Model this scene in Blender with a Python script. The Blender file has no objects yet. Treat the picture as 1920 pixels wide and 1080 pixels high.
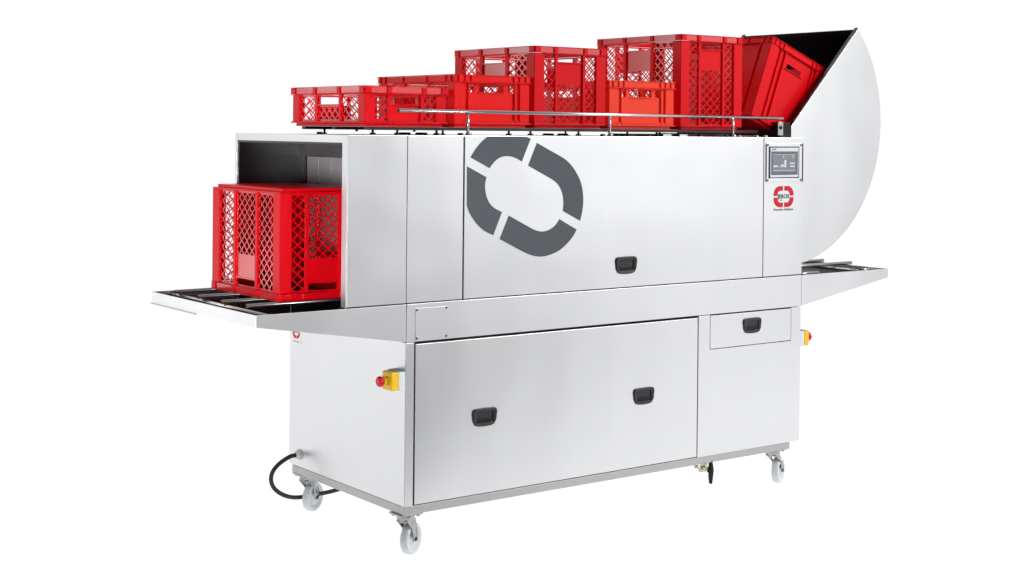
import bpy, bmesh, math, random
from mathutils import Vector, Matrix
random.seed(7)
scn = bpy.context.scene
COL = scn.collection
PI = math.pi
FLOOR = -0.015

# ------------------------------------------------------------------ materials
def nt(name):
    m = bpy.data.materials.new(name); m.use_nodes = True
    t = m.node_tree; b = t.nodes['Principled BSDF']
    return m, t, b

def plain(name, col, rough=.5, metal=0., spec=.5, bump=0., bscale=200., coat=0., var=0.04):
    """procedural material: base colour with faint noise variation and optional grain bump"""
    m, t, b = nt(name)
    b.inputs['Roughness'].default_value = rough
    b.inputs['Metallic'].default_value = metal
    b.inputs['Specular IOR Level'].default_value = spec
    b.inputs['Coat Weight'].default_value = coat
    tc = t.nodes.new('ShaderNodeTexCoord')
    n = t.nodes.new('ShaderNodeTexNoise'); n.inputs['Scale'].default_value = 9; n.inputs['Detail'].default_value = 6
    t.links.new(tc.outputs['Object'], n.inputs['Vector'])
    mx = t.nodes.new('ShaderNodeMix'); mx.data_type = 'RGBA'
    a = [c*(1-var) for c in col] + [1]; c2 = [min(1, c*(1+var)) for c in col] + [1]
    mx.inputs['A'].default_value = a; mx.inputs['B'].default_value = c2
    t.links.new(n.outputs['Fac'], mx.inputs['Factor']); t.links.new(mx.outputs['Result'], b.inputs['Base Color'])
    if bump:
        n2 = t.nodes.new('ShaderNodeTexNoise'); n2.inputs['Scale'].default_value = bscale
        t.links.new(tc.outputs['Object'], n2.inputs['Vector'])
        bp = t.nodes.new('ShaderNodeBump'); bp.inputs['Strength'].default_value = bump; bp.inputs['Distance'].default_value = .002
        t.links.new(n2.outputs['Fac'], bp.inputs['Height']); t.links.new(bp.outputs['Normal'], b.inputs['Normal'])
    return m

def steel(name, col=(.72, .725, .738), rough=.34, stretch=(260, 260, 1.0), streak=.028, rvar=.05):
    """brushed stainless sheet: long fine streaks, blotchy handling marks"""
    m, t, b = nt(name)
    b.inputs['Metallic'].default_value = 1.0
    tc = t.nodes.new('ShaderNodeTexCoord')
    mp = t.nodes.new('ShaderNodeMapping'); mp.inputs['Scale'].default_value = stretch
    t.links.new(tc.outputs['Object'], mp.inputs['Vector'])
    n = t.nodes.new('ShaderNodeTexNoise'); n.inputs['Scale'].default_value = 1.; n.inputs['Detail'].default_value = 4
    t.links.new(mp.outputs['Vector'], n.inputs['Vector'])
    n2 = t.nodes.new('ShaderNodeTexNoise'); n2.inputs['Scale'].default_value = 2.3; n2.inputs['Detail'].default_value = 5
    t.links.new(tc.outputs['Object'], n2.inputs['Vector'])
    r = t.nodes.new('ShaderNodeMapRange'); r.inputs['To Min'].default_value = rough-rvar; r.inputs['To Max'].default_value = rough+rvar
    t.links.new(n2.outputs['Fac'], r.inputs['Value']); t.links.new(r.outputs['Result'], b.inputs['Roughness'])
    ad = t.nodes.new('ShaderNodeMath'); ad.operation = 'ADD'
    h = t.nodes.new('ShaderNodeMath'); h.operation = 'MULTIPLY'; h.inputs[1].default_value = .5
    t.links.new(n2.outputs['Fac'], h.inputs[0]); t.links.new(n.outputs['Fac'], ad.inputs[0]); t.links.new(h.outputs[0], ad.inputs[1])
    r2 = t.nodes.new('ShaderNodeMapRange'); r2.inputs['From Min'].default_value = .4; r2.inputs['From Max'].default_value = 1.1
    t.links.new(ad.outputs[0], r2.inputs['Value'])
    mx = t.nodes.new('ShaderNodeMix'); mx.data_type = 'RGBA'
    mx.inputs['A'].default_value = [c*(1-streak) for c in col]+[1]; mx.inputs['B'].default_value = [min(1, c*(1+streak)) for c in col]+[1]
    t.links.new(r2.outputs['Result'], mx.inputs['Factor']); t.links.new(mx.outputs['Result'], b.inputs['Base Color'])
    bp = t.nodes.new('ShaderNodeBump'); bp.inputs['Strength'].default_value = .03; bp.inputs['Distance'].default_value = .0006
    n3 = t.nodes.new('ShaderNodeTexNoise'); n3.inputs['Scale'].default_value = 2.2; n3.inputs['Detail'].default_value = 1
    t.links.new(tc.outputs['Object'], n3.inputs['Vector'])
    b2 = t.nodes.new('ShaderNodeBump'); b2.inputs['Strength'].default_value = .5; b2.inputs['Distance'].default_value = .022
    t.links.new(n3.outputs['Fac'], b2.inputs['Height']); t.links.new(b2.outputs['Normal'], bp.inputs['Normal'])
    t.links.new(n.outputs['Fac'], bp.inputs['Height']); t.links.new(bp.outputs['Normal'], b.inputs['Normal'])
    return m

M = {}
M['steel'] = steel('brushed_steel')
M['steel_h'] = steel('brushed_steel_horizontal', stretch=(1.5, 260, 260), rough=.38)
M['steel_shade'] = steel('shade_darkened_steel', col=(.08, .077, .08), rough=.32)  # same steel, interior shade put into its colour for tunnel and trays
M['frame'] = steel('frame_steel', col=(.46, .455, .45), rough=.45, streak=.10)
M['tube'] = plain('polished_tube', (.62, .60, .60), .22, 1.0)
M['rod'] = plain('conveyor_rod_steel', (.36, .34, .34), .28, 1.0)
M['dark_metal'] = plain('dark_metal', (.05, .045, .048), .35, .9)
M['zinc'] = plain('zinc_plate', (.40, .41, .42), .3, 1.0, var=.2)
M['gap'] = plain('seam_shadow_gasket', (.02, .02, .022), .7)
M['black'] = plain('black_plastic', (.006, .006, .007), .4, spec=.25)
M['blackin'] = plain('black_rubber_lining', (.004, .004, .004), .8, spec=.15)
M['blackh'] = plain('charcoal_handle_plastic', (.024, .026, .029), .42, spec=.35)
M['cable'] = plain('cable_rubber', (.008, .008, .008), .45)
M['nylon'] = plain('white_nylon', (.64, .665, .675), .35)
M['yellow'] = plain('yellow_plastic', (.82, .50, .012), .35)
M['grey_box'] = plain('pale_grey_plastic', (.66, .72, .76), .4)
M['btn'] = plain('red_button_plastic', (.62, .004, .015), .25)
M['logo'] = plain('grey_vinyl', (.085, .094, .105), .55, spec=.3, var=.03)
M['logored'] = plain('red_vinyl', (.60, .008, .022), .5, spec=.25)
M['white'] = plain('white_vinyl', (.86, .86, .87), .4)
M['ink'] = plain('black_ink', (.01, .01, .012), .5)
M['curtain'] = plain('grey_curtain_vinyl', (.40, .385, .41), .4)
M['bezel'] = plain('light_grey_bezel', (.66, .69, .73), .4)
M['scr_border'] = plain('screen_border_glass', (.11, .125, .145), .25)
M['scr'] = plain('screen_glass', (.19, .20, .23), .2)
M['scr_pink'] = plain('screen_pink', (.50, .26, .30), .3)
M['scr_w'] = plain('screen_pale_graphics', (.62, .68, .72), .3)
M['gland'] = plain('grey_gland_plastic', (.55, .55, .56), .4)
M['brass'] = plain('nickel_brass', (.55, .5, .4), .3, 1.0)
def plastic(name, col, rough=.30, spec=.13):
    m = plain(name, col, rough, spec=spec, bump=.06, bscale=60, var=.07)
    b = m.node_tree.nodes['Principled BSDF']
    b.inputs['Subsurface Weight'].default_value = .0
    return m
M['red'] = plastic('red_crate_plastic', (.72, .002, .008))
M['redg'] = plastic('glossy_red_crate_plastic', (.72, .002, .008), .16, 1.0)
M['red2'] = plastic('bright_red_crate_plastic', (.84, .008, .009))
M['orange'] = plastic('orange_red_crate_plastic', (.95, .060, .030))

# ------------------------------------------------------------------ mesh builder
class MB:
    def __init__(s): s.bm = bmesh.new(); s.T = None
    def v(s, co):
        co = Vector(co)
        return s.bm.verts.new(s.T @ co if s.T else co)
    def quad(s, vs):
        try: return s.bm.faces.new(vs)
        except ValueError: return None
    def box(s, x0, x1, y0, y1, z0, z1):
        c = [(x, y, z) for x in (x0, x1) for y in (y0, y1) for z in (z0, z1)]
        v = [s.v(p) for p in c]
        for f in ((0,1,3,2),(4,6,7,5),(0,4,5,1),(2,3,7,6),(0,2,6,4),(1,5,7,3)): s.quad([v[i] for i in f])
        return s
    def bar(s, a, b, w, h, up=(0,0,1)):
        """rectangular bar from a to b"""
        a, b = Vector(a), Vector(b); d = (b-a).normalized(); up = Vector(up)
        sd = d.cross(up).normalized(); u = sd.cross(d).normalized()
        v = []
        for p in (a, b):
            for i, j in ((-1,-1),(1,-1),(1,1),(-1,1)): v.append(s.v(p+sd*(i*w/2)+u*(j*h/2)))
        s.quad(v[3::-1]); s.quad(v[4:8])
        for i in range(4): s.quad([v[i], v[(i+1)%4], v[4+(i+1)%4], v[4+i]])
        return s
    def tube(s, pts, r, n=14, caps=True, radii=None):
        pts = [Vector(p) for p in pts]; rings = []
        ref = None
        for i, p in enumerate(pts):
            d = (pts[min(i+1, len(pts)-1)]-pts[max(i-1, 0)]).normalized()
            if ref is None: ref = Vector((0,0,1)) if abs(d.z) < .9 else Vector((1,0,0))
            a = d.cross(ref).normalized(); b = a.cross(d).normalized(); ref = b
            rr = radii[i] if radii else r
            rings.append([s.v(p+a*math.cos(2*PI*k/n)*rr+b*math.sin(2*PI*k/n)*rr) for k in range(n)])
        for i in range(len(rings)-1):
            for k in range(n):
                f = s.quad([rings[i][k], rings[i][(k+1)%n], rings[i+1][(k+1)%n], rings[i+1][k]])
                if f: f.smooth = True
        if caps: s.quad(rings[0][::-1]); s.quad(rings[-1])
        return s
    def lathe(s, origin, axis, prof, n=32):
        """prof: (distance along axis, radius) list"""
        o = Vector(origin); ax = Vector(axis).normalized()
        a = ax.cross(Vector((0,0,1)) if abs(ax.z) < .9 else Vector((1,0,0))).normalized(); b = ax.cross(a)
        rings = [[s.v(o+ax*t+a*math.cos(2*PI*k/n)*r+b*math.sin(2*PI*k/n)*r) for k in range(n)] for t, r in prof]
        for i in range(len(rings)-1):
            for k in range(n):
                f = s.quad([rings[i][k], rings[i][(k+1)%n], rings[i+1][(k+1)%n], rings[i+1][k]])
                if f: f.smooth = True
        s.quad(rings[0][::-1]); s.quad(rings[-1])
        return s
    def prism(s, poly, fn, d0, d1):
        """poly list of (u,v); fn(u,v,d)->xyz"""
        A = [s.v(fn(u, v, d0)) for u, v in poly]; B = [s.v(fn(u, v, d1)) for u, v in poly]
        s.quad(A[::-1]); s.quad(B)
        for i in range(len(poly)):
            j = (i+1) % len(poly); s.quad([A[i], A[j], B[j], B[i]])
        return s
    def plate(s, u0, u1, v0, v1, d0, d1, fn, holes=()):
        """rectangular sheet with rectangular holes, one closed shell"""
        us = sorted({u0, u1, *[h[0] for h in holes], *[h[1] for h in holes]})
        vs = sorted({v0, v1, *[h[2] for h in holes], *[h[3] for h in holes]})
        us = [u for u in us if u0 <= u <= u1]; vs = [v for v in vs if v0 <= v <= v1]
        def solid(i, j):
            if i < 0 or j < 0 or i >= len(us)-1 or j >= len(vs)-1: return False
            cu, cv = (us[i]+us[i+1])/2, (vs[j]+vs[j+1])/2
            return not any(h[0] < cu < h[1] and h[2] < cv < h[3] for h in holes)
        cache = {}
        def P(i, j, k):
            if (i, j, k) not in cache: cache[i, j, k] = s.v(fn(us[i], vs[j], (d0, d1)[k]))
            return cache[i, j, k]
        for i in range(len(us)-1):
            for j in range(len(vs)-1):
                if not solid(i, j): continue
                s.quad([P(i,j,0), P(i+1,j,0), P(i+1,j+1,0), P(i,j+1,0)][::-1])
                s.quad([P(i,j,1), P(i+1,j,1), P(i+1,j+1,1), P(i,j+1,1)])
                if not solid(i-1, j): s.quad([P(i,j,0), P(i,j,1), P(i,j+1,1), P(i,j+1,0)])
                if not solid(i+1, j): s.quad([P(i+1,j,0), P(i+1,j+1,0), P(i+1,j+1,1), P(i+1,j,1)])
                if not solid(i, j-1): s.quad([P(i,j,0), P(i+1,j,0), P(i+1,j,1), P(i,j,1)])
                if not solid(i, j+1): s.quad([P(i,j+1,0), P(i,j+1,1), P(i+1,j+1,1), P(i+1,j+1,0)])
        return s
    def lattice(s, u0, u1, v0, v1, d0, d1, fn, pu=.045, pv=.038, w=.0050):
        """two crossing sets of diagonal bars clipped to the rectangle"""
        cu = (u0+u1)/2
        for sgn, e in ((1, 0.), (-1, .0004)):
            m = sgn*pv/pu
            k0 = int((v0-v1-abs(m)*(u1-u0))/pv)-2; k1 = int((v1-v0+abs(m)*(u1-u0))/pv)+2
            hw = w/2*math.sqrt(1+m*m)
            for k in range(k0, k1+1):
                c = v0 + k*pv     # v = c + m*(u-cu)
                poly = [(u0-.1, c-hw+m*(u0-.1-cu)), (u1+.1, c-hw+m*(u1+.1-cu)), (u1+.1, c+hw+m*(u1+.1-cu)), (u0-.1, c+hw+m*(u0-.1-cu))]
                for ax, lim, keep in ((0, u0, 1), (0, u1, -1), (1, v0, 1), (1, v1, -1)):
                    out = []
                    for i in range(len(poly)):
                        p, q = poly[i], poly[(i+1) % len(poly)]
                        a, b = (p[ax]-lim)*keep, (q[ax]-lim)*keep
                        if a >= 0: out.append(p)
                        if a*b < 0:
                            t = a/(a-b); out.append((p[0]+(q[0]-p[0])*t, p[1]+(q[1]-p[1])*t))
                    poly = out
                    if len(poly) < 3: break
                if len(poly) >= 3:
                    ar = abs(sum(poly[i][0]*poly[(i+1)%len(poly)][1]-poly[(i+1)%len(poly)][0]*poly[i][1] for i in range(len(poly))))/2
                    if ar > 1e-6: s.prism(poly, fn, d0+e, d1-e)
        return s
    def mesh(s, name, bevel=0):
        bmesh.ops.recalc_face_normals(s.bm, faces=s.bm.faces)
        me = bpy.data.meshes.new(name); s.bm.to_mesh(me); s.bm.free(); return me
    def build(s, name, mat, parent=None, bevel=0, loc=None):
        me = s.mesh(name); me.materials.append(M[mat])
        o = bpy.data.objects.new(name, me); COL.objects.link(o)
        if parent:
            o.parent = parent
            if parent.type == 'EMPTY' and parent.get('shift'): o.location = -parent.location
        if loc: o.location = loc
        if bevel:
            b = o.modifiers.new('bevel', 'BEVEL'); b.width = bevel; b.segments = 2; b.limit_method = 'ANGLE'; b.angle_limit = math.radians(40)
            b.harden_normals = False
        return o

def tag(o, label=None, cat=None, group=None, kind=None):
    if label: o['label'] = label
    if cat: o['category'] = cat
    if group: o['group'] = group
    if kind: o['kind'] = kind
    return o
def text_mesh(name, body, size, mat, parent, fn, bold=0., width=None, depth=.0006):
    cu = bpy.data.curves.new(name, 'FONT'); cu.body = body; cu.size = size; cu.offset = bold
    cu.align_x = 'CENTER'; cu.align_y = 'CENTER'; cu.extrude = 0
    cu.resolution_u = 3
    tmp = bpy.data.objects.new(name+'_tmp', cu); COL.objects.link(tmp)
    dg = bpy.context.evaluated_depsgraph_get(); me = bpy.data.meshes.new_from_object(tmp.evaluated_get(dg))
    bpy.data.objects.remove(tmp)
    xs = [v.co.x for v in me.vertices]; w = max(xs)-min(xs); sc = (width/w) if width else 1
    for v in me.vertices: v.co = Vector(fn(v.co.x*sc, v.co.y, 0))
    me.materials.clear(); me.materials.append(M[mat])
    o = bpy.data.objects.new(name, me); COL.objects.link(o); o.parent = parent
    return o
FY = lambda y: (lambda u, v, d: (u, y-d, v))        # sheet facing the camera side (-y): depth d grows outwards
FX = lambda x: (lambda u, v, d: (x-d, u, v))        # sheet facing -x

# ------------------------------------------------------------------ THE MACHINE
L, D = 2.2225, .935
ZT, ZB1, ZB0, ZF, ZU = 1.628, .975, .828, .191, .156
XH = -.268
washer = bpy.data.objects.new('crate_washer', None); COL.objects.link(washer)
washer.location = (1.1, .467, FLOOR); washer['shift'] = 1
tag(washer, 'long stainless steel crate washing machine on white castors with a curved return hood', 'machine')
R = washer

def pocket_handle(parent, cx, cz, yf, w=.124, h=.088):
    """charcoal recessed pull: flared plate with a real pocket behind it"""
    mb = MB()
    def outl(sx, sz):
        p = []
        for (a, b) in ((-1,.55),(-.93,.86),(-.75,.97),(0,1.0),(.75,.97),(.93,.86),(1,.55),(.92,-.40),(.76,-.84),(.5,-.97),(0,-1.02),(-.5,-.97),(-.76,-.84),(-.92,-.40)):
            p.append((cx+a*w/2*sx, cz+b*h/2*sz))
        return p
    # frame: ring of quads between outer outline and the mouth, domed outwards
    pw, ph = w*.33, h*.30
    mouth = [(cx-pw, cz+ph*.3), (cx-pw, cz+ph), (cx-pw*.7, cz+ph), (cx, cz+ph), (cx+pw*.7, cz+ph), (cx+pw, cz+ph), (cx+pw, cz+ph*.3), (cx+pw, cz-ph*.4), (cx+pw, cz-ph), (cx+pw*.6, cz-ph), (cx, cz-ph), (cx-pw*.6, cz-ph), (cx-pw, cz-ph), (cx-pw, cz-ph*.4)]
    rings = [(outl(1, 1), 0.0), (outl(.985, .985), .0045), (outl(.90, .88), .0065), (mouth, .004), (mouth, -.022)]
    vs = [[mb.v((u, yf-d, v)) for u, v in pts] for pts, d in rings]
    n = len(mouth)
    for i in range(len(vs)-1):
        for k in range(n):
            f = mb.quad([vs[i][k], vs[i][(k+1)%n], vs[i+1][(k+1)%n], vs[i+1][k]])
            if f and i < 2: f.smooth = True
    mb.quad(vs[-1]); mb.quad(vs[0][::-1])
    o = mb.build('handle', 'blackh', parent)
    g = MB().box(cx-pw*.98, cx+pw*.72, yf-.004, yf+.004, cz-ph*.95, cz-ph*.15)
    g.build('grip', 'black', o, bevel=.002)
    return (cx-pw, cx+pw, cz-ph, cz+ph)
def hole(cx, cz, w=.124, h=.088):
    return (cx-w*.33-.001, cx+w*.33+.001, cz-h*.30-.001, cz+h*.30+.001)

# --- upper housing shell
mb = MB()
mb.box(XH, L, .004, D, ZT-.006, ZT)                                 # roof
mb.box(XH+.003, L, D-.004, D, ZB1+.002, ZT-.0065)                   # rear wall
mb.box(L-.004, L-.0005, .022, D-.0045, ZB1+.002, ZT-.0065)          # right end
mb.build('housing', 'steel', R, bevel=.001)
mb = MB()
mb.plate(0.0, D-.0005, ZB1+.002, ZT-.0005, 0, .003, FX(XH), holes=[(.036, .917, ZB1-.1, 1.598)])
mb.build('opening_frame', 'steel', R, bevel=.001)
mb = MB()
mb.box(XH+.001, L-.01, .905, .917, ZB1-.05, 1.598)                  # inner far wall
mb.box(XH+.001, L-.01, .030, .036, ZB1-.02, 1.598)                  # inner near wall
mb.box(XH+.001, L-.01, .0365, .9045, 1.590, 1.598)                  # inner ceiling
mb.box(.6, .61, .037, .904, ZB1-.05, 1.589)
mb.build('tunnel_lining', 'steel_shade', R)
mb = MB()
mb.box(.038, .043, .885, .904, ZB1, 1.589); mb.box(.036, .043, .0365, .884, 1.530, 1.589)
mb.build('curtain_rail', 'steel_shade', R)
mb = MB()
y = .883
while y > .06:
    w_ = .105; mb.box(.046+.003*random.random(), .050+.003*random.random(), y-w_+.004, y, ZB1+.02, 1.528); y -= w_
mb.build('splash_curtain', 'curtain', R)
# front panels of the housing (small dark seams between them)
def panel(name, x0, x1, z0, z1, parent=R, mat='steel', yf=0., holes=(), t=.018, bevel=.0012):
    return MB().plate(x0, x1, z0, z1, -t, 0, FY(yf), holes).build(name, mat, parent, bevel=bevel)
zt = ZT-.001
panel('entry_side_panel', XH+.0005, -.003, ZB1+.005, zt)
panel('side_panel', .000, .261, ZB1+.005, zt)
hd = hole(1.119, 1.074, .124, .076)
dr = panel('wash_door', .268, 1.958, ZB1+.005, zt, holes=[hd])
pocket_handle(dr, 1.119, 1.074, 0., .124, .076)
ctl = panel('control_cabinet', 1.962, L, ZB1+.005, zt)
mb = MB()
mb.box(XH+.01, 1.95, .0185, .022, ZB1+.001, zt-.004)
mb.build('seam_backing', 'gap', R)

# --- big rotated emblem on the wash door (traced outline, unprojected on the door plane)
C0 = Vector((-3.1211, -4.8591, 1.6574)); YAW, ROLL, FPX, SX, SY = .64, .0094, 2798.57, -1.1185, -298.88
fwd = Vector((math.sin(YAW), math.cos(YAW), 0)); rt = Vector((math.cos(YAW), -math.sin(YAW), 0)); upv = Vector((0,0,1))
r2 = rt*math.cos(ROLL)+upv*math.sin(ROLL); u2 = -rt*math.sin(ROLL)+upv*math.cos(ROLL)
def on_front(u, v, yy=0.):
    d = fwd+r2*((u-960-SX)/FPX)-u2*((v-540-SY)/FPX); t = (yy-C0.y)/d.y; p = C0+d*t
    return (p.x, p.z)
def catmull(pts, n=4):
    out = []
    for i in range(len(pts)-1):
        p0 = pts[max(i-1, 0)]; p1 = pts[i]; p2 = pts[i+1]; p3 = pts[min(i+2, len(pts)-1)]
        for k in range(n):
            t = k/n
            out.append(tuple(.5*((2*p1[j])+(-p0[j]+p2[j])*t+(2*p0[j]-5*p1[j]+4*p2[j]-p3[j])*t*t+(-p0[j]+3*p1[j]-3*p2[j]+p3[j])*t**3) for j in (0, 1)))
    out.append(pts[-1]); return out
SEG = [
 ([(52,238),(80,190),(110,148),(150,103),(190,70),(206,60)], [(497,60),(540,85)], [(468,272),(435,252),(400,237),(365,229),(325,230),(285,243),(250,270),(225,300),(207,326)]),
 ([(590,120),(700,183),(780,228)], None, None),
]
def pz(pts): return [on_front(870+u/4.32, 240+v/4.32) for u, v in pts]
poly_tl = catmull([(52,238),(80,190),(110,148),(150,103),(190,70),(206,60)])+[(497,60),(540,85)]+catmull([(468,272),(435,252),(400,237),(365,229),(325,230),(285,243),(250,270),(225,300),(207,326)])
poly_tr = [(590,120),(700,183)]+catmull([(780,228),(820,254),(857,288),(890,330),(925,390),(950,455),(963,530),(965,600),(958,670),(940,752)])+catmull([(800,672),(805,620),(803,570),(793,520),(770,470),(740,436),(710,414)])+[(519,305)]
poly_br = catmull([(912,822),(880,880),(835,935),(780,985),(710,1022),(630,1042),(560,1035),(500,1013),(455,990)])+[(288,900),(362,709)]+catmull([(550,815),(595,833),(632,838),(670,832),(710,812),(745,780),(772,738)])
poly_bl = [(24,310)]+catmull([(22,625),(40,680),(75,740),(115,790),(160,830),(200,853),(237,869)])+catmull([(307,680),(270,662),(235,640),(205,605),(182,555),(172,500),(171,450),(182,398)])
mb = MB()
for P in (poly_tl, poly_tr, poly_br, poly_bl):
    q = [(max(.2695, a), min(zt-.0015, b)) for a, b in pz(P)]
    mb.prism(q, FY(0.), .0003, .0009)
o = mb.build('emblem', 'logo', dr); bmesh_tri = None
# --- touch panel
tp = MB().plate(1.974, 2.213, 1.420, 1.600, 0.0005, .0055, FY(0.), [(1.986, 2.193, 1.436, 1.585)]).build('touch_panel', 'steel', R, bevel=.001)
MB().box(1.9865, 2.1925, -.004, -.0008, 1.4365, 1.5845).build('gasket', 'gap', tp)
MB().box(2.2132, 2.2212, -.0055, -.0005, 1.419, 1.599).build('gasket', 'gap', tp)
bz = MB().plate(1.9975, 2.188, 1.441, 1.580, .0042, .0062, FY(0.), [(2.003, 2.183, 1.452, 1.562)]).build('bezel', 'bezel', tp, bevel=.0015)
MB().box(2.0032, 2.1828, -.0058, -.0042, 1.4522, 1.5618).build('screen_border', 'scr_border', tp)
MB().box(2.013, 2.169, -.0064, -.0059, 1.466, 1.549).build('screen', 'scr', tp)
mb = MB(); yk = (-.0070, -.0065)
mb.box(2.016, 2.046, *yk, 1.489, 1.497); mb.box(2.128, 2.160, *yk, 1.503, 1.509); mb.box(2.130, 2.160, *yk, 1.489, 1.495)
mb.box(2.090, 2.104, *yk, 1.488, 1.522); mb.box(2.070, 2.086, *yk, 1.489, 1.502); mb.box(2.058, 2.064, *yk, 1.489, 1.496)
mb.box(2.083, 2.088, *yk, 1.533, 1.543); mb.box(2.016, 2.165, *yk, 1.4725, 1.4745); mb.box(2.013, 2.169, *yk, 1.5475, 1.549)
mb.build('screen_graphics', 'scr_w', tp)
MB().lathe((2.150, -.0065, 1.538), (0,-1,0), [(0, .009), (.0005, .009)], 20).build('screen_emblem', 'scr_pink', tp)
text_mesh('bezel_lettering', 'ECOND', .011, 'scr_border', tp, lambda a, b, d: (2.022+a, -.0065, 1.571+b), .0003, .030)
for sx_ in (1.981, 2.204):
    for sz_ in (1.428, 1.592):
        MB().lathe((sx_, -.0055, sz_), (0,-1,0), [(0,.0045),(.002,.0045),(.0028,.003)], 12).build('screw', 'dark_metal', tp)
# --- round badge with lettering
def ring_quarter(cx, cz, a, b, ra, rb, gap_x, gap_z, qx, qz, rc, rci):
    """one quarter of a rounded-square ring; outer half size a,b corner rc; inner ra,rb"""
    def corner(hx, hz, r, n=8):
        return [(hx-r+r*math.cos(t), hz-r+r*math.sin(t)) for t in [PI/2*k/n for k in range(n+1)]]
    out = [(a, gap_z)]+corner(a, b, rc)+[(gap_x, b)]
    inn = [(ra, gap_z)]+corner(ra, rb, rci)+[(gap_x, rb)]
    return [(cx+qx*u, cz+qz*v) for u, v in out+inn[::-1]]
def badge(parent, cx, cz, s, fn, mat, d=.0003, k=.95):
    mb = MB()
    for qx in (-1, 1):
        for qz in (-1, 1):
            mb.prism(ring_quarter(cx, cz, s, s*k, s*.62, s*k*.56, s*.07, s*k*.08, qx, qz, s*k*.80, s*k*.40), fn, d, d+.0006)
    return mb.build('badge', mat, parent)
bd = badge(ctl, 2.0945, 1.350, .067, FY(0.), 'logored', k=.74)
text_mesh('badge_lettering', 'JEROS', .028, 'ink', bd, lambda a, b, d: (2.0935+a, -.0012, 1.350+b), .0004, .080)
text_mesh('badge_caption', 'Decontec Solutions', .015, 'ink', bd, lambda a, b, d: (2.0945+a, -.0006, 1.2895+b), .0003, .132)
MB().box(2.070, 2.084, -.0012, -.0003, 1.332, 1.336).build('badge_underline', 'ink', bd)

# --- conveyor bed band and its two tapering trays
band = MB().plate(.0015, L-.0015, ZB0, ZB1, -.02, 0, FY(-.001)).build('conveyor_frame', 'steel_h', R, bevel=.001)
MB().box(.01, L-.01, .0225, .9, ZB0+.01, ZB0+.014).build('drip_pan', 'steel_shade', R)
MB().box(-.0010, L+.001, D-.006, D-.001, ZB0, ZB1).build('rear_rail', 'steel_h', R)
plate = MB().plate(.040, .190, .834, .957, .0012, .0026, FY(-.001)).build('rating_plate', 'steel_h', R, bevel=.0004)
for px_, pz_ in ((.046,.951),(.184,.951),(.046,.840),(.184,.840)):
    MB().lathe((px_, -.0036, pz_), (0,-1,0), [(0,.0042),(.0016,.0042),(.0024,.002)], 12).build('screw', 'dark_metal', plate)
def tray(x_in, x_out, name):
    s = 1 if x_out > x_in else -1
    t = MB()
    P = [(x_in, ZB0+.001), (x_out, .931), (x_out, ZB1-.0005), (x_in, ZB1-.0005)]
    o = bpy.data.objects.new(name, None); COL.objects.link(o); o.parent = R; o.location = -R.location
    t.prism(P, lambda u, v, d: (u, d, v), .0003, .003); t.build('tray_side', 'steel_h', o, bevel=.0006)
    t = MB(); t.prism(P, lambda u, v, d: (u, d, v), D-.004, D-.001); t.build('tray_side', 'steel_h', o, bevel=.0006)
    e = MB().box(min(x_out, x_out-s*.003), max(x_out, x_out-s*.003), .0032, D-.0042, .9312, ZB1-.0007).build('end_plate', 'steel_h', o, bevel=.0005)
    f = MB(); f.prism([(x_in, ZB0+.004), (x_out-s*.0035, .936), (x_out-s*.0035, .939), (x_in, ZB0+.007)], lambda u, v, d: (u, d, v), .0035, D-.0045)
    f.build('tray_floor', 'steel_shade', o)
    return o
tl = tray(-.0015, -.642, 'infeed_tray')
tr = tray(L+.0015, 2.854, 'outfeed_tray')
# lip under the infeed end plate
MB().box(-.648, -.6425, .5, .93, .926, .930).build('tray_lip', 'frame', tl)
def support(x, parent):
    m_ = MB().tube([(x, .055, .958), (x, .925, .958)], .0085)
    m_.build('cross_bar', 'tube', parent)
    m_ = MB(); m_.tube([(x, .028, .958), (x, .054, .958)], .0098); m_.build('bar_cap', 'tube', parent)
support(-.555, tl); support(2.76, tr); support(.3, R) if False else None
for yy in (.867, .646, .436, .265):
    mb = MB(); mb.tube([(-.570+.02*(yy < .3), yy, .976), (.59, yy, .978)], .0078); 
    o = mb.build('conveyor_rod', 'rod', tl)
    MB().lathe((-.5705+.02*(yy < .3), yy, .976), (-1,0,0), [(0,.006),(.0004,.006)], 12).build('rod_bore', 'gap', o)
for yy, xe in ((.867, 2.80), (.646, 2.83), (.436, 2.865), (.265, 2.885)):
    MB().tube([(L+.002, yy, .982), (xe, yy, .982)], .0095).build('conveyor_rod', 'rod', tr)
MB().tube([(L+.002, .045, .974), (2.39, .045, .974)], .008).build('guide_rod', 'rod', tr)
MB().tube([(2.70, .05, .972), (2.80, .05, .972)], .007).build('guide_rod', 'rod', tr)
MB().box(L+.002, 2.77, .02, .09, .945, .950).build('guide_strip', 'steel_shade', tr)

# --- base cabinet
YB = .003
mb = MB()
mb.box(0, .004, .004, D, ZF, .826)                                 # left end sheet
mb.box(.0045, L-.0005, D-.006, D-.001, ZF, .826)
mb.box(L-.004, L, .022, D-.007, ZF, .826)
mb.box(.0045, L-.005, .03, D-.007, ZF+.001, ZF+.004)
base = mb.build('base_cabinet', 'steel', R, bevel=.001)
MB().box(.02, 1.60, YB+.022, YB+.028, ZF+.005, .822).build('door_gasket', 'gap', base)
panel('corner_post', .0005, .039, ZF-.001, .824, yf=YB)
hA, hB = hole(.3775, .4995, .124, .074), hole(1.230, .4995, .122, .074)
bd_ = panel('base_door', .046, 1.551, ZF+.003, .8165, yf=YB, holes=[hA, hB])
pocket_handle(bd_, .3775, .4995, YB, .124, .074); pocket_handle(bd_, 1.230, .4995, YB, .122, .074)
sp = panel('service_panel', 1.556, L, ZF-.001, .824, yf=YB, holes=[(1.627, 2.157, .667, .826)])
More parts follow.
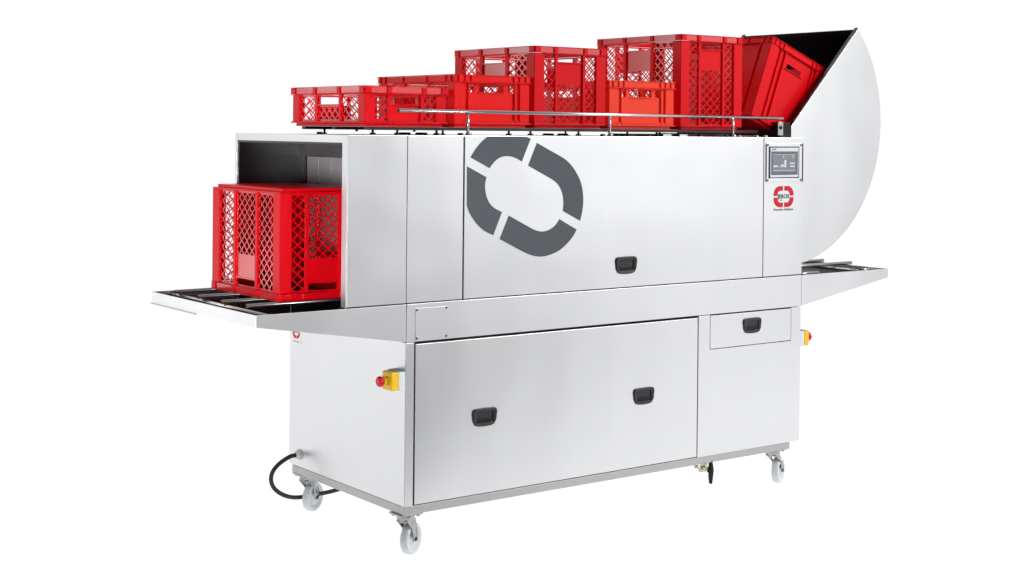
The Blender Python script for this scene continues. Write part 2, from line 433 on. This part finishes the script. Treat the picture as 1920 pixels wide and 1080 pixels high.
MB().box(1.6, 2.18, YB+.0185, YB+.023, .64, .824).build('drawer_backing', 'gap', sp)
hD = hole(1.895, .759, .120, .072)
dw = panel('drawer', 1.629, 2.1555, .6705, .8205, yf=YB, holes=[hD], t=.016)
pocket_handle(dw, 1.895, .759, YB, .120, .072)
# bottom frame of square tube
mb = MB()
mb.box(.0, 2.161, .008, .043, ZU, ZF-.0015); mb.box(0, 2.161, .872, .907, ZU, ZF-.0015)
mb.box(.0005, .0355, .0435, .8715, ZU+.0003, ZF-.0018); mb.box(2.1255, 2.1605, .0435, .8715, ZU+.0003, ZF-.0018)
bf = mb.build('base_frame', 'frame', R, bevel=.002)
# --- castors
def castor(wx, wy, plate_dx=0., plate_dy=0., px=None, py=None):
    px = wx-.028 if px is None else px; py = wy-.005 if py is None else py
    n = Vector((.457, -.888, 0)).normalized()
    zc = FLOOR+.0625
    root = MB()
    root.box(px-.052, px+.052, py-.043, py+.043, .149, .1555)
    root.lathe((px, py, .120), (0,0,1), [(0, .030), (.012, .036), (.029, .036)], 24)
    c = root.build('castor', 'zinc', R, bevel=.0012)
    for bx in (-.038, .038):
        for by in (-.030, .030):
            MB().lathe((px+bx, py+by, .1485), (0,0,-1), [(0,.008),(.006,.008),(.008,.006)], 6).build('bolt', 'zinc', c)
    w = Vector((wx, wy, zc))
    prof = [(-.018,.012),(-.018,.020),(-.010,.024),(-.009,.040),(-.0165,.046),(-.0175,.056),(-.014,.0605),(-.006,.0625),(.0,.0615),(.006,.0625),(.014,.0605),(.0175,.056),(.0165,.046),(.009,.040),(.010,.024),(.018,.020),(.018,.012)]
    MB().lathe(w, n, prof, 40).build('wheel', 'nylon', c)
    MB().lathe(w, n, [(-.027,.006),(-.025,.009),(.025,.009),(.027,.006)], 14).build('axle', 'dark_metal', c)
    t = Vector((-n.y, n.x, 0)); top = Vector((px, py, .128))
    fk = MB()
    for s in (-1, 1):
        o_ = n*(s*.0225)
        pts = [w+o_-t*.012+Vector((0,0,-.008)), w+o_+t*.012+Vector((0,0,-.008)), w+o_+t*.013+Vector((0,0,.02)), top+o_+t*.036, top+o_-t*.034, w+o_-t*.030+Vector((0,0,.045))]
        A = [fk.v(p-n*.0012) for p in pts]; B = [fk.v(p+n*.0012) for p in pts]
        fk.quad(A[::-1]); fk.quad(B)
        for i in range(6): fk.quad([A[i], A[(i+1)%6], B[(i+1)%6], B[i]])
    for s in (0,):
        a = top-t*.034; b = top+t*.036
        fk.bar(a-Vector((0,0,.002)), b-Vector((0,0,.002)), .047, .003)
    fk.build('fork', 'zinc', c)
    return c
castor(.071, .063); castor(.078, .860, px=.052, py=.862); castor(2.150, .070, px=2.108, py=.068); castor(2.13, .860)
# --- drain valve
mb = MB(); mb.tube([(1.56, .02, .146), (1.585, .02, .140), (1.60, .02, .132)], .008); mb.lathe((1.590, .02, .130), (1,0,0), [(0,.013),(.03,.013),(.032,.008),(.05,.006)], 16)
mb.box(1.606, 1.622, .004, .036, ZU-.02, ZU)
dv = mb.build('drain_valve', 'brass', R)
mb = MB(); mb.prism([(1.646,.166),(1.655,.168),(1.662,.14),(1.666,.118),(1.662,.09),(1.657,.058),(1.650,.056),(1.645,.09),(1.646,.12)], lambda u, v, d: (u, d, v), .008, .026)
mb.lathe((1.635, .018, .116), (1,0,0), [(0,.007),(.012,.009)], 12)
mb.build('valve_lever', 'black', dv, bevel=.003)
# --- power cable and gland
gl = MB().lathe((-.0002, .839, .244), (-1,0,0), [(0,.024),(.006,.024),(.007,.018),(.018,.018),(.020,.012)], 6).build('cable_gland', 'gland', R, bevel=.001)
pts = [(-.012,.839,.243),(-.045,.842,.240),(-.089,.848,.217),(-.120,.85,.188),(-.131,.85,.155),(-.122,.85,.122),(-.098,.85,.095),(-.06,.85,.072),(-.01,.86,.056),(.05,.87,.050),(.108,.87,.052),(.165,.86,.057),(.23,.83,.075),(.32,.78,.11),(.40,.72,.15)]
sm = []
for i in range(len(pts)-1):
    p0 = Vector(pts[max(i-1,0)]); p1 = Vector(pts[i]); p2 = Vector(pts[i+1]); p3 = Vector(pts[min(i+2, len(pts)-1)])
    for k in range(5):
        t = k/5; sm.append(.5*((2*p1)+(p2-p0)*t+(2*p0-5*p1+4*p2-p3)*t*t+(3*p1-p0-3*p2+p3)*t**3))
sm.append(Vector(pts[-1]))
MB().tube(sm, .0092, 16).build('power_cable', 'cable', R)
# --- emergency stops
def estop(x, s, y0=.003, z=.680):
    """s = -1 faces left, +1 faces right"""
    bx = lambda a, b: (min(x+s*a, x+s*b), max(x+s*a, x+s*b))
    o = MB().box(*bx(.0003, .028), y0, y0+.072, z-.036, z+.036).build('emergency_stop', 'grey_box', R, bevel=.003)
    c = MB().box(*bx(.0282, .062), y0, y0+.072, z-.036, z+.036).build('cover', 'yellow', o, bevel=.005)
    MB().lathe((x+s*.062, y0+.036, z), (s,0,0), [(0,.018),(.016,.018),(.018,.014)], 24).build('collar', 'yellow', o)
    MB().lathe((x+s*.080, y0+.036, z), (s,0,0), [(0,.012),(.004,.019),(.012,.021),(.019,.020),(.024,.014)], 28).build('button', 'btn', o)
    MB().box(*bx(.0003, .036), y0-.0015, y0+.073, z+.0365, z+.039).build('bracket', 'frame', o)
estop(0., -1); estop(L, 1, y0=.004, z=.672)
# --- partly covered sticker below the infeed tray
st = MB().plate(.829, .915, .713, .815, .0003, .0008, FX(0.)).build('sticker', 'white', base)
b2 = badge(st, .877, .770, .032, FX(-.0008), 'logored')
text_mesh('sticker_lettering', 'JEROS', .018, 'ink', st, lambda a, b, d: (-.0018, .877-a, .770+b), .0004, .04)
text_mesh('sticker_caption', 'Decontec Solutions', .009, 'ink', st, lambda a, b, d: (-.0012, .877-a, .727+b), .0001, .06)

# --- return rack on the roof
rack = MB()
for yy in (.15, .40, .65): rack.box(-.10+.0*yy, 2.06, yy-.014, yy+.014, 1.647, 1.6595)
for xx in (.25, 1.0, 1.75): rack.box(xx-.012, xx+.012, .1645, .6355, 1.6475, 1.655)
rk = rack.build('return_rack', 'dark_metal', R, bevel=.001)
for xx in (-.068, .045, .232, .595, .709, .970, 1.250, 1.425, 1.69, 1.90):
    m_ = MB(); m_.tube([(xx, .15, ZT+.0002), (xx, .15, 1.6472)], .005, 10); m_.lathe((xx, .15, ZT+.0003), (0,0,1), [(0,.0125),(.007,.0125),(.0085,.009)], 6)
    m_.build('rack_foot', 'dark_metal', rk)
for xx in (.0, .6, 1.3, 1.9):
    m_ = MB(); m_.tube([(xx, .65, ZT+.0002), (xx, .65, 1.6472)], .005, 8); m_.lathe((xx, .65, ZT+.0003), (0,0,1), [(0,.010),(.005,.010)], 6)
    m_.build('rack_foot', 'dark_metal', rk)
for xx in (-.10, .18): MB().tube([(xx+.12, .42, 1.640), (xx+.12, .42, 1.6469)], .006, 8).build('rack_bolt', 'dark_metal', rk)
for xx, yy, r_ in ((.125,.22,.030),(.205,.22,.030),(.86,.22,.030),(.94,.22,.030),(-.22,.3,.014)):
    MB().lathe((xx, yy, ZT+.0003), (0,0,1), [(0,r_),(.003,r_),(.0035,r_*.8),(.009,r_*.8),(.010,r_*.7)], 24).build('roof_cap', 'dark_metal', R)
m_ = MB(); m_.box(1.30, 1.58, .20, .34, ZT+.0003, 1.640); m_.box(1.62, 2.0, .22, .36, ZT+.0003, 1.643)
m_.build('roof_duct', 'dark_metal', R, bevel=.002)
for xx in (1.42, 1.52): MB().box(xx, xx+.05, .10, .13, ZT+.0003, ZT+.010).build('roof_latch', 'zinc', R, bevel=.001)
for xx, rr in ((1.86,.009), (1.97,.013), (2.03,.013)): MB().lathe((xx, .06, ZT+.0003), (0,0,1), [(0,rr),(.006,rr),(.009,rr*.7)], 12).build('roof_bolt', 'zinc', R)
# hand rail
hr = MB().tube([(-.026, .03, 1.7235), (2.114, .03, 1.7185)], .0072, 16).build('hand_rail', 'tube', R)
MB().lathe((-.0262, .03, 1.7235), (-1,0,0), [(0,.0068),(.0006,.0068)], 14).build('rail_end', 'gap', hr)
for xx in (.302, 1.045, 1.787):
    MB().tube([(xx, .03, ZT+.0002), (xx, .03, 1.716)], .0062, 12).build('rail_post', 'tube', hr)
    MB().lathe((xx+.004, .03, ZT+.0003), (0,0,1), [(0,.0125),(.009,.0125),(.011,.009)], 6).build('rail_nut', 'zinc', hr)
    MB().lathe((xx-.022, .05, ZT+.0003), (0,0,1), [(0,.0115),(.008,.0115),(.010,.008)], 6).build('rail_nut', 'dark_metal', hr)
# --- curved return hood
hcx, hcz, hr_ = 2.158, 1.705, .690
def arc(r, a0, a1, n=48): return [(hcx+r*math.cos(a0+(a1-a0)*k/n), hcz+r*math.sin(a0+(a1-a0)*k/n)) for k in range(n+1)]
a0, a1 = math.atan2(2.174-hcz, 2.678-hcx), -math.radians(80)
side = [(2.226, 1.6287), (2.196, 1.6287), (2.196, 1.680), (2.680, 2.176)]+arc(hr_, a0-.01, a1)+[(2.226, 1.022)]
ho = bpy.data.objects.new('return_hood', None); COL.objects.link(ho); ho.parent = R; ho.location = -R.location
MB().prism(side, lambda u, v, d: (u, d, v), .050, .053).build('hood_side', 'steel', ho, bevel=.0006)
MB().prism(side, lambda u, v, d: (u, d, v), .842, .845).build('hood_side', 'steel', ho, bevel=.0006)
def shell(r_out, r_in, y0, y1):
    m_ = MB(); A = arc(r_out, a0, a1); B = arc(r_in, a0, a1)
    poly = A+B[::-1]
    # build as strips so the curved skin stays clean
    n = len(A); V = [[m_.v((p[0], yy, p[1])) for p in A] + [m_.v((p[0], yy, p[1])) for p in B] for yy in (y0, y1)]
    for i in range(n-1):
        for (a, b, sm_) in ((0, 0, True), (n, n, True)):
            f = m_.quad([V[0][a+i], V[0][a+i+1], V[1][a+i+1], V[1][a+i]]); f.smooth = True
        for k in (0, 1): m_.quad([V[k][i], V[k][i+1], V[k][n+i+1], V[k][n+i]])
    for i in (0, n-1): m_.quad([V[0][i], V[1][i], V[1][n+i], V[0][n+i]])
    return m_
shell(hr_-.0005, hr_-.0030, .0535, .8415).build('hood_skin', 'steel', ho)
shell(hr_-.0035, hr_-.0080, .0595, .8355).build('hood_lining', 'blackin', ho)
ins = [(2.227, 1.7035)]+[(2.672, 2.164)]+arc(hr_-.0085, a0-.01, a1)+[(2.227, 1.03)]
for d_ in ((.0535, .059), (.836, .8415)): MB().prism(ins, lambda u, v, d: (u, d, v), *d_).build('side_lining', 'blackin', ho)
a_, b_ = Vector((2.219, 0, 1.704)), Vector((2.672, 0, 2.173))
for yy in (.062, .833): MB().bar(a_+Vector((0, yy, 0)), b_+Vector((0, yy, 0)), .018, .006).build('edge_trim', 'dark_metal', ho, bevel=.001)
MB().box(2.124, 2.1945, .0535, .20, ZT+.0003, 1.700).build('hood_mount', 'black', ho, bevel=.002)
MB().box(2.197, 2.2195, .060, .80, ZT+.0003, 1.640).build('hood_sill', 'steel', ho)
bk = MB().prism([(2.084,1.638),(2.118,1.638),(2.118,1.700),(2.092,1.700),(2.084,1.692)], lambda u, v, d: (u, d, v), .028, .034).build('hood_bracket', 'zinc', ho, bevel=.001)
MB().lathe((2.101, .028, 1.674), (0,-1,0), [(0,.010),(.003,.010),(.005,.006)], 6).build('bolt', 'dark_metal', bk)
MB().box(2.122, 2.136, .060, .070, 1.660, 1.704).build('hinge', 'zinc', ho)

# ------------------------------------------------------------------ CRATES
GROUP = 'red plastic crates on and in the washer'
def crate(name, h, style, mat, W=.4, Ln=.6):
    """local origin = centre of the bottom, z up; W along x, Ln along y"""
    root = bpy.data.objects.new(name, None); COL.objects.link(root)
    hx, hy = W/2, Ln/2
    rim_h = .028
    zl, zr = .020, h-rim_h
    ci = .005 if h > .3 else .010      # how far the corner posts sit inside the rim
    # base: stepped foot + ledge
    b = MB(); b.box(-hx+.020, hx-.020, -hy+.020, hy-.020, 0, .0125); b.box(-hx+.004, hx-.004, -hy+.004, hy-.004, .0127, zl-.0002)
    b.build('base', mat, root, bevel=.002)
    # rim
    r = MB()
    for fn, half, ext in ((lambda u, v, d: (u, -hy+.007-d, v), hx, 0), (lambda u, v, d: (u, hy-.007+d, v), hx, 0)):
        r.plate(-half+.0072, half-.0072, zr+.0025, h, -.003, 0, fn)
    for fn in (lambda u, v, d: (-hx+.007-d, u, v), lambda u, v, d: (hx-.007+d, u, v)):
        r.plate(-hy+.0072, hy-.0072, zr+.0025, h-.0003, -.003, 0, fn)
    # ledge ring and rolled top edge
    zf = lambda u, v, d: (u, v, d)
    r.plate(-hx+.0004, hx-.0004, -hy+.0004, hy-.0004, zr-.001, zr+.001, zf, [(-hx+.012, hx-.012, -hy+.012, hy-.012)])
    r.plate(-hx+.002, hx-.002, -hy+.002, hy-.002, h+.0003, h+.0028, zf, [(-hx+.0118, hx-.0118, -hy+.0118, hy-.0118)])
    end_ribs = (.062, .128, .272, .338) if style == 'mesh' else (.062, .092, .308, .338)
    long_ribs = (.068, .21, .39, .532) if style != 'solid_all' else (.068, .17, .3, .43, .532)
    if style == 'mesh':
        er = ((.0075, .036), (.108, .128), (.272, .292), (.364, .3925)); lr = ((.0075, .040), (.192, .214), (.386, .408), (.560, .5925))
    else:
        er = tuple((x-.003, x+.003) for x in (.030, *end_ribs, .370)); lr = tuple((x-.005, x+.005) for x in (.030, *long_ribs, .570))
    for xa, xb in er:
        for s in (-1, 1): r.box(-.2+xa, -.2+xb, *sorted((s*(hy-.0068), s*(hy-.0008))), zr+.0024, h-.0003)
    for ya, yb in lr:
        for s in (-1, 1): r.box(*sorted((s*(hx-.0068), s*(hx-.0008))), -.3+ya, -.3+yb, zr+.0024, h-.0003)
    gm = 'redg' if mat == 'red' else mat
    rimo = r.build('rim', mat, root, bevel=.0008)
    r = MB()
    for fn, half in ((lambda u, v, d: (u, -hy+.007-d, v), hx), (lambda u, v, d: (u, hy-.007+d, v), hx)):
        r.plate(-half+.0075, half-.0075, zr+.004, h-.0005, .0002, .0008, fn)
    for fn in (lambda u, v, d: (-hx+.007-d, u, v), lambda u, v, d: (hx-.007+d, u, v)):
        r.plate(-hy+.0075, hy-.0075, zr+.004, h-.0005, .0002, .0008, fn)
    if style == 'mesh': r.build('rim_band', gm, rimo)
    # corner posts
    for sx in (-1, 1):
        for sy in (-1, 1):
            c = MB()
            c.box(*sorted((sx*(hx-ci), sx*(hx-.058))), *sorted((sy*(hy-ci), sy*(hy-ci-.003))), zl, zr-.0012)
            c.box(*sorted((sx*(hx-ci), sx*(hx-ci-.003))), *sorted((sy*(hy-ci-.0032), sy*(hy-.062))), zl, zr-.0012)
            # return flanges to the recessed wall
            c.box(*sorted((sx*(hx-.055), sx*(hx-.058))), *sorted((sy*(hy-ci-.0032), sy*(hy-.020))), zl+.0002, zr-.0014)
            c.box(*sorted((sx*(hx-ci-.0032), sx*(hx-.020))), *sorted((sy*(hy-.059), sy*(hy-.062))), zl+.0002, zr-.0014)
            c.build('corner_post', mat, root, bevel=.0012)
    wi = ci+.009; wt = .003       # wall inset, thickness
    def wall(nm, a, fn, kind):
        """a = half length; fn maps (u along wall, z, d outwards from the wall plane)"""
        m = MB()
        tall = h > .25
        e = a-.058
        if kind == 'mesh':
            rb = .069 if a < .25 else .086; rw = .013 if a < .25 else .018      # centre column half width
            lat = [(-e+.001, -rb-rw), (rb+rw, e-.001)]
            hz1 = zr-.006; hz0 = hz1-(.027 if tall else .034)
            solid_z0 = (h-.158 if tall else zl)
            if not tall and a > .25: solid_z0 = hz0-.010
            # frame sheet with openings
            H = [(l0, l1, zl+.008, zr-.006) for l0, l1 in lat]+[(-rb+.006, rb-.006, hz0, hz1)]
            if solid_z0 > zl+.02: H.append((-rb+.004, rb-.004, zl+.008, solid_z0))
            m.plate(-e, e, zl, zr-.0012, -wt, 0, fn, H)
            for l0, l1 in lat: m.lattice(l0, l1, zl+.008, zr-.006, -wt+.0003, -.0003, fn)
            if solid_z0 > zl+.02: m.lattice(-rb+.004, rb-.004, zl+.008, solid_z0, -wt+.0003, -.0003, fn)
            for sg in (-1, 1):
                MB().plate(min(sg*rb, sg*(rb+rw)), max(sg*rb, sg*(rb+rw)), zl+.0003, zr-.0014, .0002, .0082, fn).build('rib', mat, root)
            # handle lip
            m.plate(-rb+.0005, rb-.0005, hz0-.005, hz0-.0005, .0002, .006, fn)
        else:
            side = kind == 'holes'
            hz1 = zr-.006 if h < .25 else zr-.05; hz0 = hz1-(.034 if h < .25 else .026)
            if kind == 'plain_wall': H = []
            elif kind == 'single': H = [(-.052, .052, hz0, hz1)]
            else: H = [(-.064, .064, hz0, hz1), (-.116, -.086, hz0-.001, hz1), (.086, .116, hz0-.001, hz1)]
            m.plate(-e, e, zl, zr-.0012, -wt, 0, fn, H)
            rb = e-.026
            for sg in (-1, 1):
                m.plate(min(sg*rb, sg*(rb+.004)), max(sg*rb, sg*(rb+.004)), zl+.0003, zr-.0014, .0002, .0085, fn)
            if kind == 'single':
                for q in (-.085,): m.plate(q-.002, q+.002, zl+.0003, zr-.0014, .0002, .0105, fn)
            if H: m.plate(-.066, .066, hz0-.004, hz0-.0005, .0002, .006, fn)
            m.plate(-e+.003, e-.003, zl+.0005, zl+.010, .0002, .0085, fn)
        return m.build(nm, gm if (kind == 'mesh' and a > .25) else mat, root, bevel=0)
    ek = {'mesh': 'mesh', 'solid': 'holes', 'solid_all': 'single'}[style]
    lk = {'mesh': 'mesh', 'solid': 'mesh', 'solid_all': 'plain_wall'}[style]
    wall('end_wall', hx, lambda u, v, d: (u, -hy+wi-d, v), ek)
    wall('end_wall', hx, lambda u, v, d: (u, hy-wi+d, v), ek)
    wall('side_wall', hy, lambda u, v, d: (-hx+wi-d, u, v), lk)
    wall('side_wall', hy, lambda u, v, d: (hx-wi+d, u, v), lk)
    return root
def copy_tree(o, parent=None):
    c = o.copy(); COL.objects.link(c); c.parent = parent
    for ch in list(o.children): copy_tree(ch, c)
    return c
YC = .40
RZ = 1.660
c1 = crate('mesh_crate', .157, 'mesh', 'red'); c1.location = (.061, YC, RZ)
tag(c1, 'low red lattice crate at the left end of the row on the machine roof', 'crate', GROUP)
c2 = crate('solid_crate', .213, 'solid', 'red2'); c2.location = (.480, YC, RZ)
tag(c2, 'plain walled red crate with hand holes, second from the left on the machine roof', 'crate', GROUP)
c3 = crate('mesh_crate', .344, 'mesh', 'red'); c3.location = (.888, YC, RZ)
tag(c3, 'tall red lattice crate just left of the small orange red crate', 'crate', GROUP)
c4 = crate('solid_crate', .210, 'solid', 'orange'); c4.location = (1.300, YC, RZ)
tag(c4, 'small orange red crate with hand holes between the two tall lattice crates', 'crate', GROUP)
c5 = crate('mesh_crate', .431, 'mesh', 'red'); c5.location = (1.724, YC, RZ)
tag(c5, 'tallest red lattice crate on the roof, right of the small orange red crate', 'crate', GROUP)
c7 = copy_tree(c5)
c7.location = (-.421+.2, .2354+.3125, .9865+.431); c7.rotation_euler = (PI, 0, 0)
tag(c7, 'upside down tall red lattice crate entering the tunnel opening at the left', 'crate', GROUP)
c6 = crate('solid_crate', .415, 'solid_all', 'red')
ang = math.radians(21.5)
dirx = Vector((math.cos(ang), 0, -math.sin(ang))); diru = Vector((math.sin(ang), 0, math.cos(ang)))
topl = Vector((2.125, YC, 2.109)); c6.location = topl - diru*.415 + dirx*.2; c6.rotation_euler = (0, ang, 0)
tag(c6, 'tilted red crate tipping into the black lined curved hood', 'crate', GROUP)

# ------------------------------------------------------------------ floor: made-up translucent sheet, lit through by an added lamp below
m, t, b = nt('underlit_floor_sheet')
t.nodes.remove(b)
tr_ = t.nodes.new('ShaderNodeBsdfTranslucent'); tr_.inputs['Color'].default_value = (.95, .95, .955, 1)
df = t.nodes.new('ShaderNodeBsdfDiffuse'); df.inputs['Color'].default_value = (.85, .85, .86, 1)
mx = t.nodes.new('ShaderNodeMixShader'); mx.inputs[0].default_value = .25
nn = t.nodes.new('ShaderNodeTexNoise'); nn.inputs['Scale'].default_value = 3
t.links.new(tr_.outputs[0], mx.inputs[1]); t.links.new(df.outputs[0], mx.inputs[2])
t.links.new(mx.outputs[0], t.nodes['Material Output'].inputs['Surface'])
M['floor'] = m
fl = MB(); v = [fl.v(Vector((C0.x, C0.y, FLOOR-.0002))+fwd*a+rt*b_) for a, b_ in ((.5,-7),(.5,7),(11,7),(11,-7))]; fl.quad(v)
fo = fl.build('floor', 'floor'); tag(fo, kind='structure')

# ------------------------------------------------------------------ light
def area(name, loc, target, sx, sy, power, col=(1,1,1)):
    l = bpy.data.lights.new(name, 'AREA'); l.shape = 'RECTANGLE'; l.size = sx; l.size_y = sy; l.energy = power; l.color = col
    o = bpy.data.objects.new(name, l); COL.objects.link(o); o.location = loc
    o.rotation_euler = (Vector(target)-Vector(loc)).to_track_quat('-Z', 'Y').to_euler(); return o
# added lamp under the sheet to erase the machine's shadow, aligned with the view
ln = 6.4; wd = 15.; near = 5.33
cen = Vector((C0.x, C0.y, 0))+fwd*(near+ln/2)
lt = area('added_underfloor_light', (cen.x, cen.y, FLOOR-.12), (cen.x, cen.y, 5), 1, 1, 1.17*PI*ln*wd)
lt.data.size = wd; lt.data.size_y = ln; lt.rotation_euler = (PI, 0, -YAW)
area('key_softbox', (4.6, -4.0, 4.6), (1.2, 0, 1.6), 2.2, 2.0, 270)
area('front_softbox', (5.6, -5.6, 1.75), (1.1, 0, 1.25), 4.8, 3.0, 46)
fb = area('fill_softbox', (-3.05, -3.9, 1.0), (-.45, .35, 1.2), .9, .9, 6.5); fb.data.spread = math.radians(26)
area('rim_softbox', (-3.0, 3.6, 2.3), (.2, .4, 1.7), 2.2, .8, 12)
area('low_rim_softbox', (-3.0, 3.6, .62), (-.4, .5, 1.1), 2.0, .55, 5)

w = bpy.data.worlds.new('World'); scn.world = w; w.use_nodes = True
t = w.node_tree; bg = t.nodes['Background']
tc = t.nodes.new('ShaderNodeTexCoord')
dp = t.nodes.new('ShaderNodeVectorMath'); dp.operation = 'DOT_PRODUCT'; dp.inputs[1].default_value = (fwd.x, fwd.y, .15)
t.links.new(tc.outputs['Generated'], dp.inputs[0])
rp = t.nodes.new('ShaderNodeValToRGB')
mr = t.nodes.new('ShaderNodeMapRange'); mr.inputs['From Min'].default_value = -1; mr.inputs['From Max'].default_value = 1
t.links.new(dp.outputs['Value'], mr.inputs['Value']); t.links.new(mr.outputs['Result'], rp.inputs['Fac'])
e = rp.color_ramp.elements
def g(v_): return (v_, v_, v_*1.01, 1)
e[0].position = .10; e[0].color = g(.18); e[1].position = .80; e[1].color = g(1.)
x = e.new(.34); x.color = g(.30); x = e.new(.52); x.color = g(.52)
sx_ = t.nodes.new('ShaderNodeSeparateXYZ'); t.links.new(tc.outputs['Generated'], sx_.inputs[0])
dn = t.nodes.new('ShaderNodeMapRange'); dn.inputs['From Min'].default_value = -.55; dn.inputs['From Max'].default_value = -.28
dn.inputs['To Min'].default_value = .12; dn.inputs['To Max'].default_value = 1.
t.links.new(sx_.outputs['Z'], dn.inputs['Value'])
ml = t.nodes.new('ShaderNodeMix'); ml.data_type = 'RGBA'; ml.blend_type = 'MULTIPLY'; ml.inputs['Factor'].default_value = 1
t.links.new(rp.outputs['Color'], ml.inputs['A']); t.links.new(dn.outputs['Result'], ml.inputs['B'])
t.links.new(ml.outputs['Result'], bg.inputs['Color']); bg.inputs['Strength'].default_value = 1.02

# ------------------------------------------------------------------ camera
cam = bpy.data.cameras.new('Camera'); co = bpy.data.objects.new('Camera', cam); COL.objects.link(co)
cam.sensor_width = 36; cam.sensor_fit = 'HORIZONTAL'; cam.lens = FPX/1920*36
cam.shift_x = -SX/1920; cam.shift_y = SY/1920
cam.clip_start = .05; cam.clip_end = 200
mt = Matrix((( r2.x, u2.x, -fwd.x, C0.x), (r2.y, u2.y, -fwd.y, C0.y), (r2.z, u2.z, -fwd.z, C0.z), (0,0,0,1)))
co.matrix_world = mt
scn.camera = co
vs = scn.view_settings; vs.view_transform = 'Standard'; vs.look = 'None'; vs.exposure = 0; vs.gamma = 1
scn.render.engine = 'CYCLES'
scn.cycles.max_bounces = 10; scn.cycles.diffuse_bounces = 4; scn.cycles.glossy_bounces = 6; scn.cycles.transmission_bounces = 4
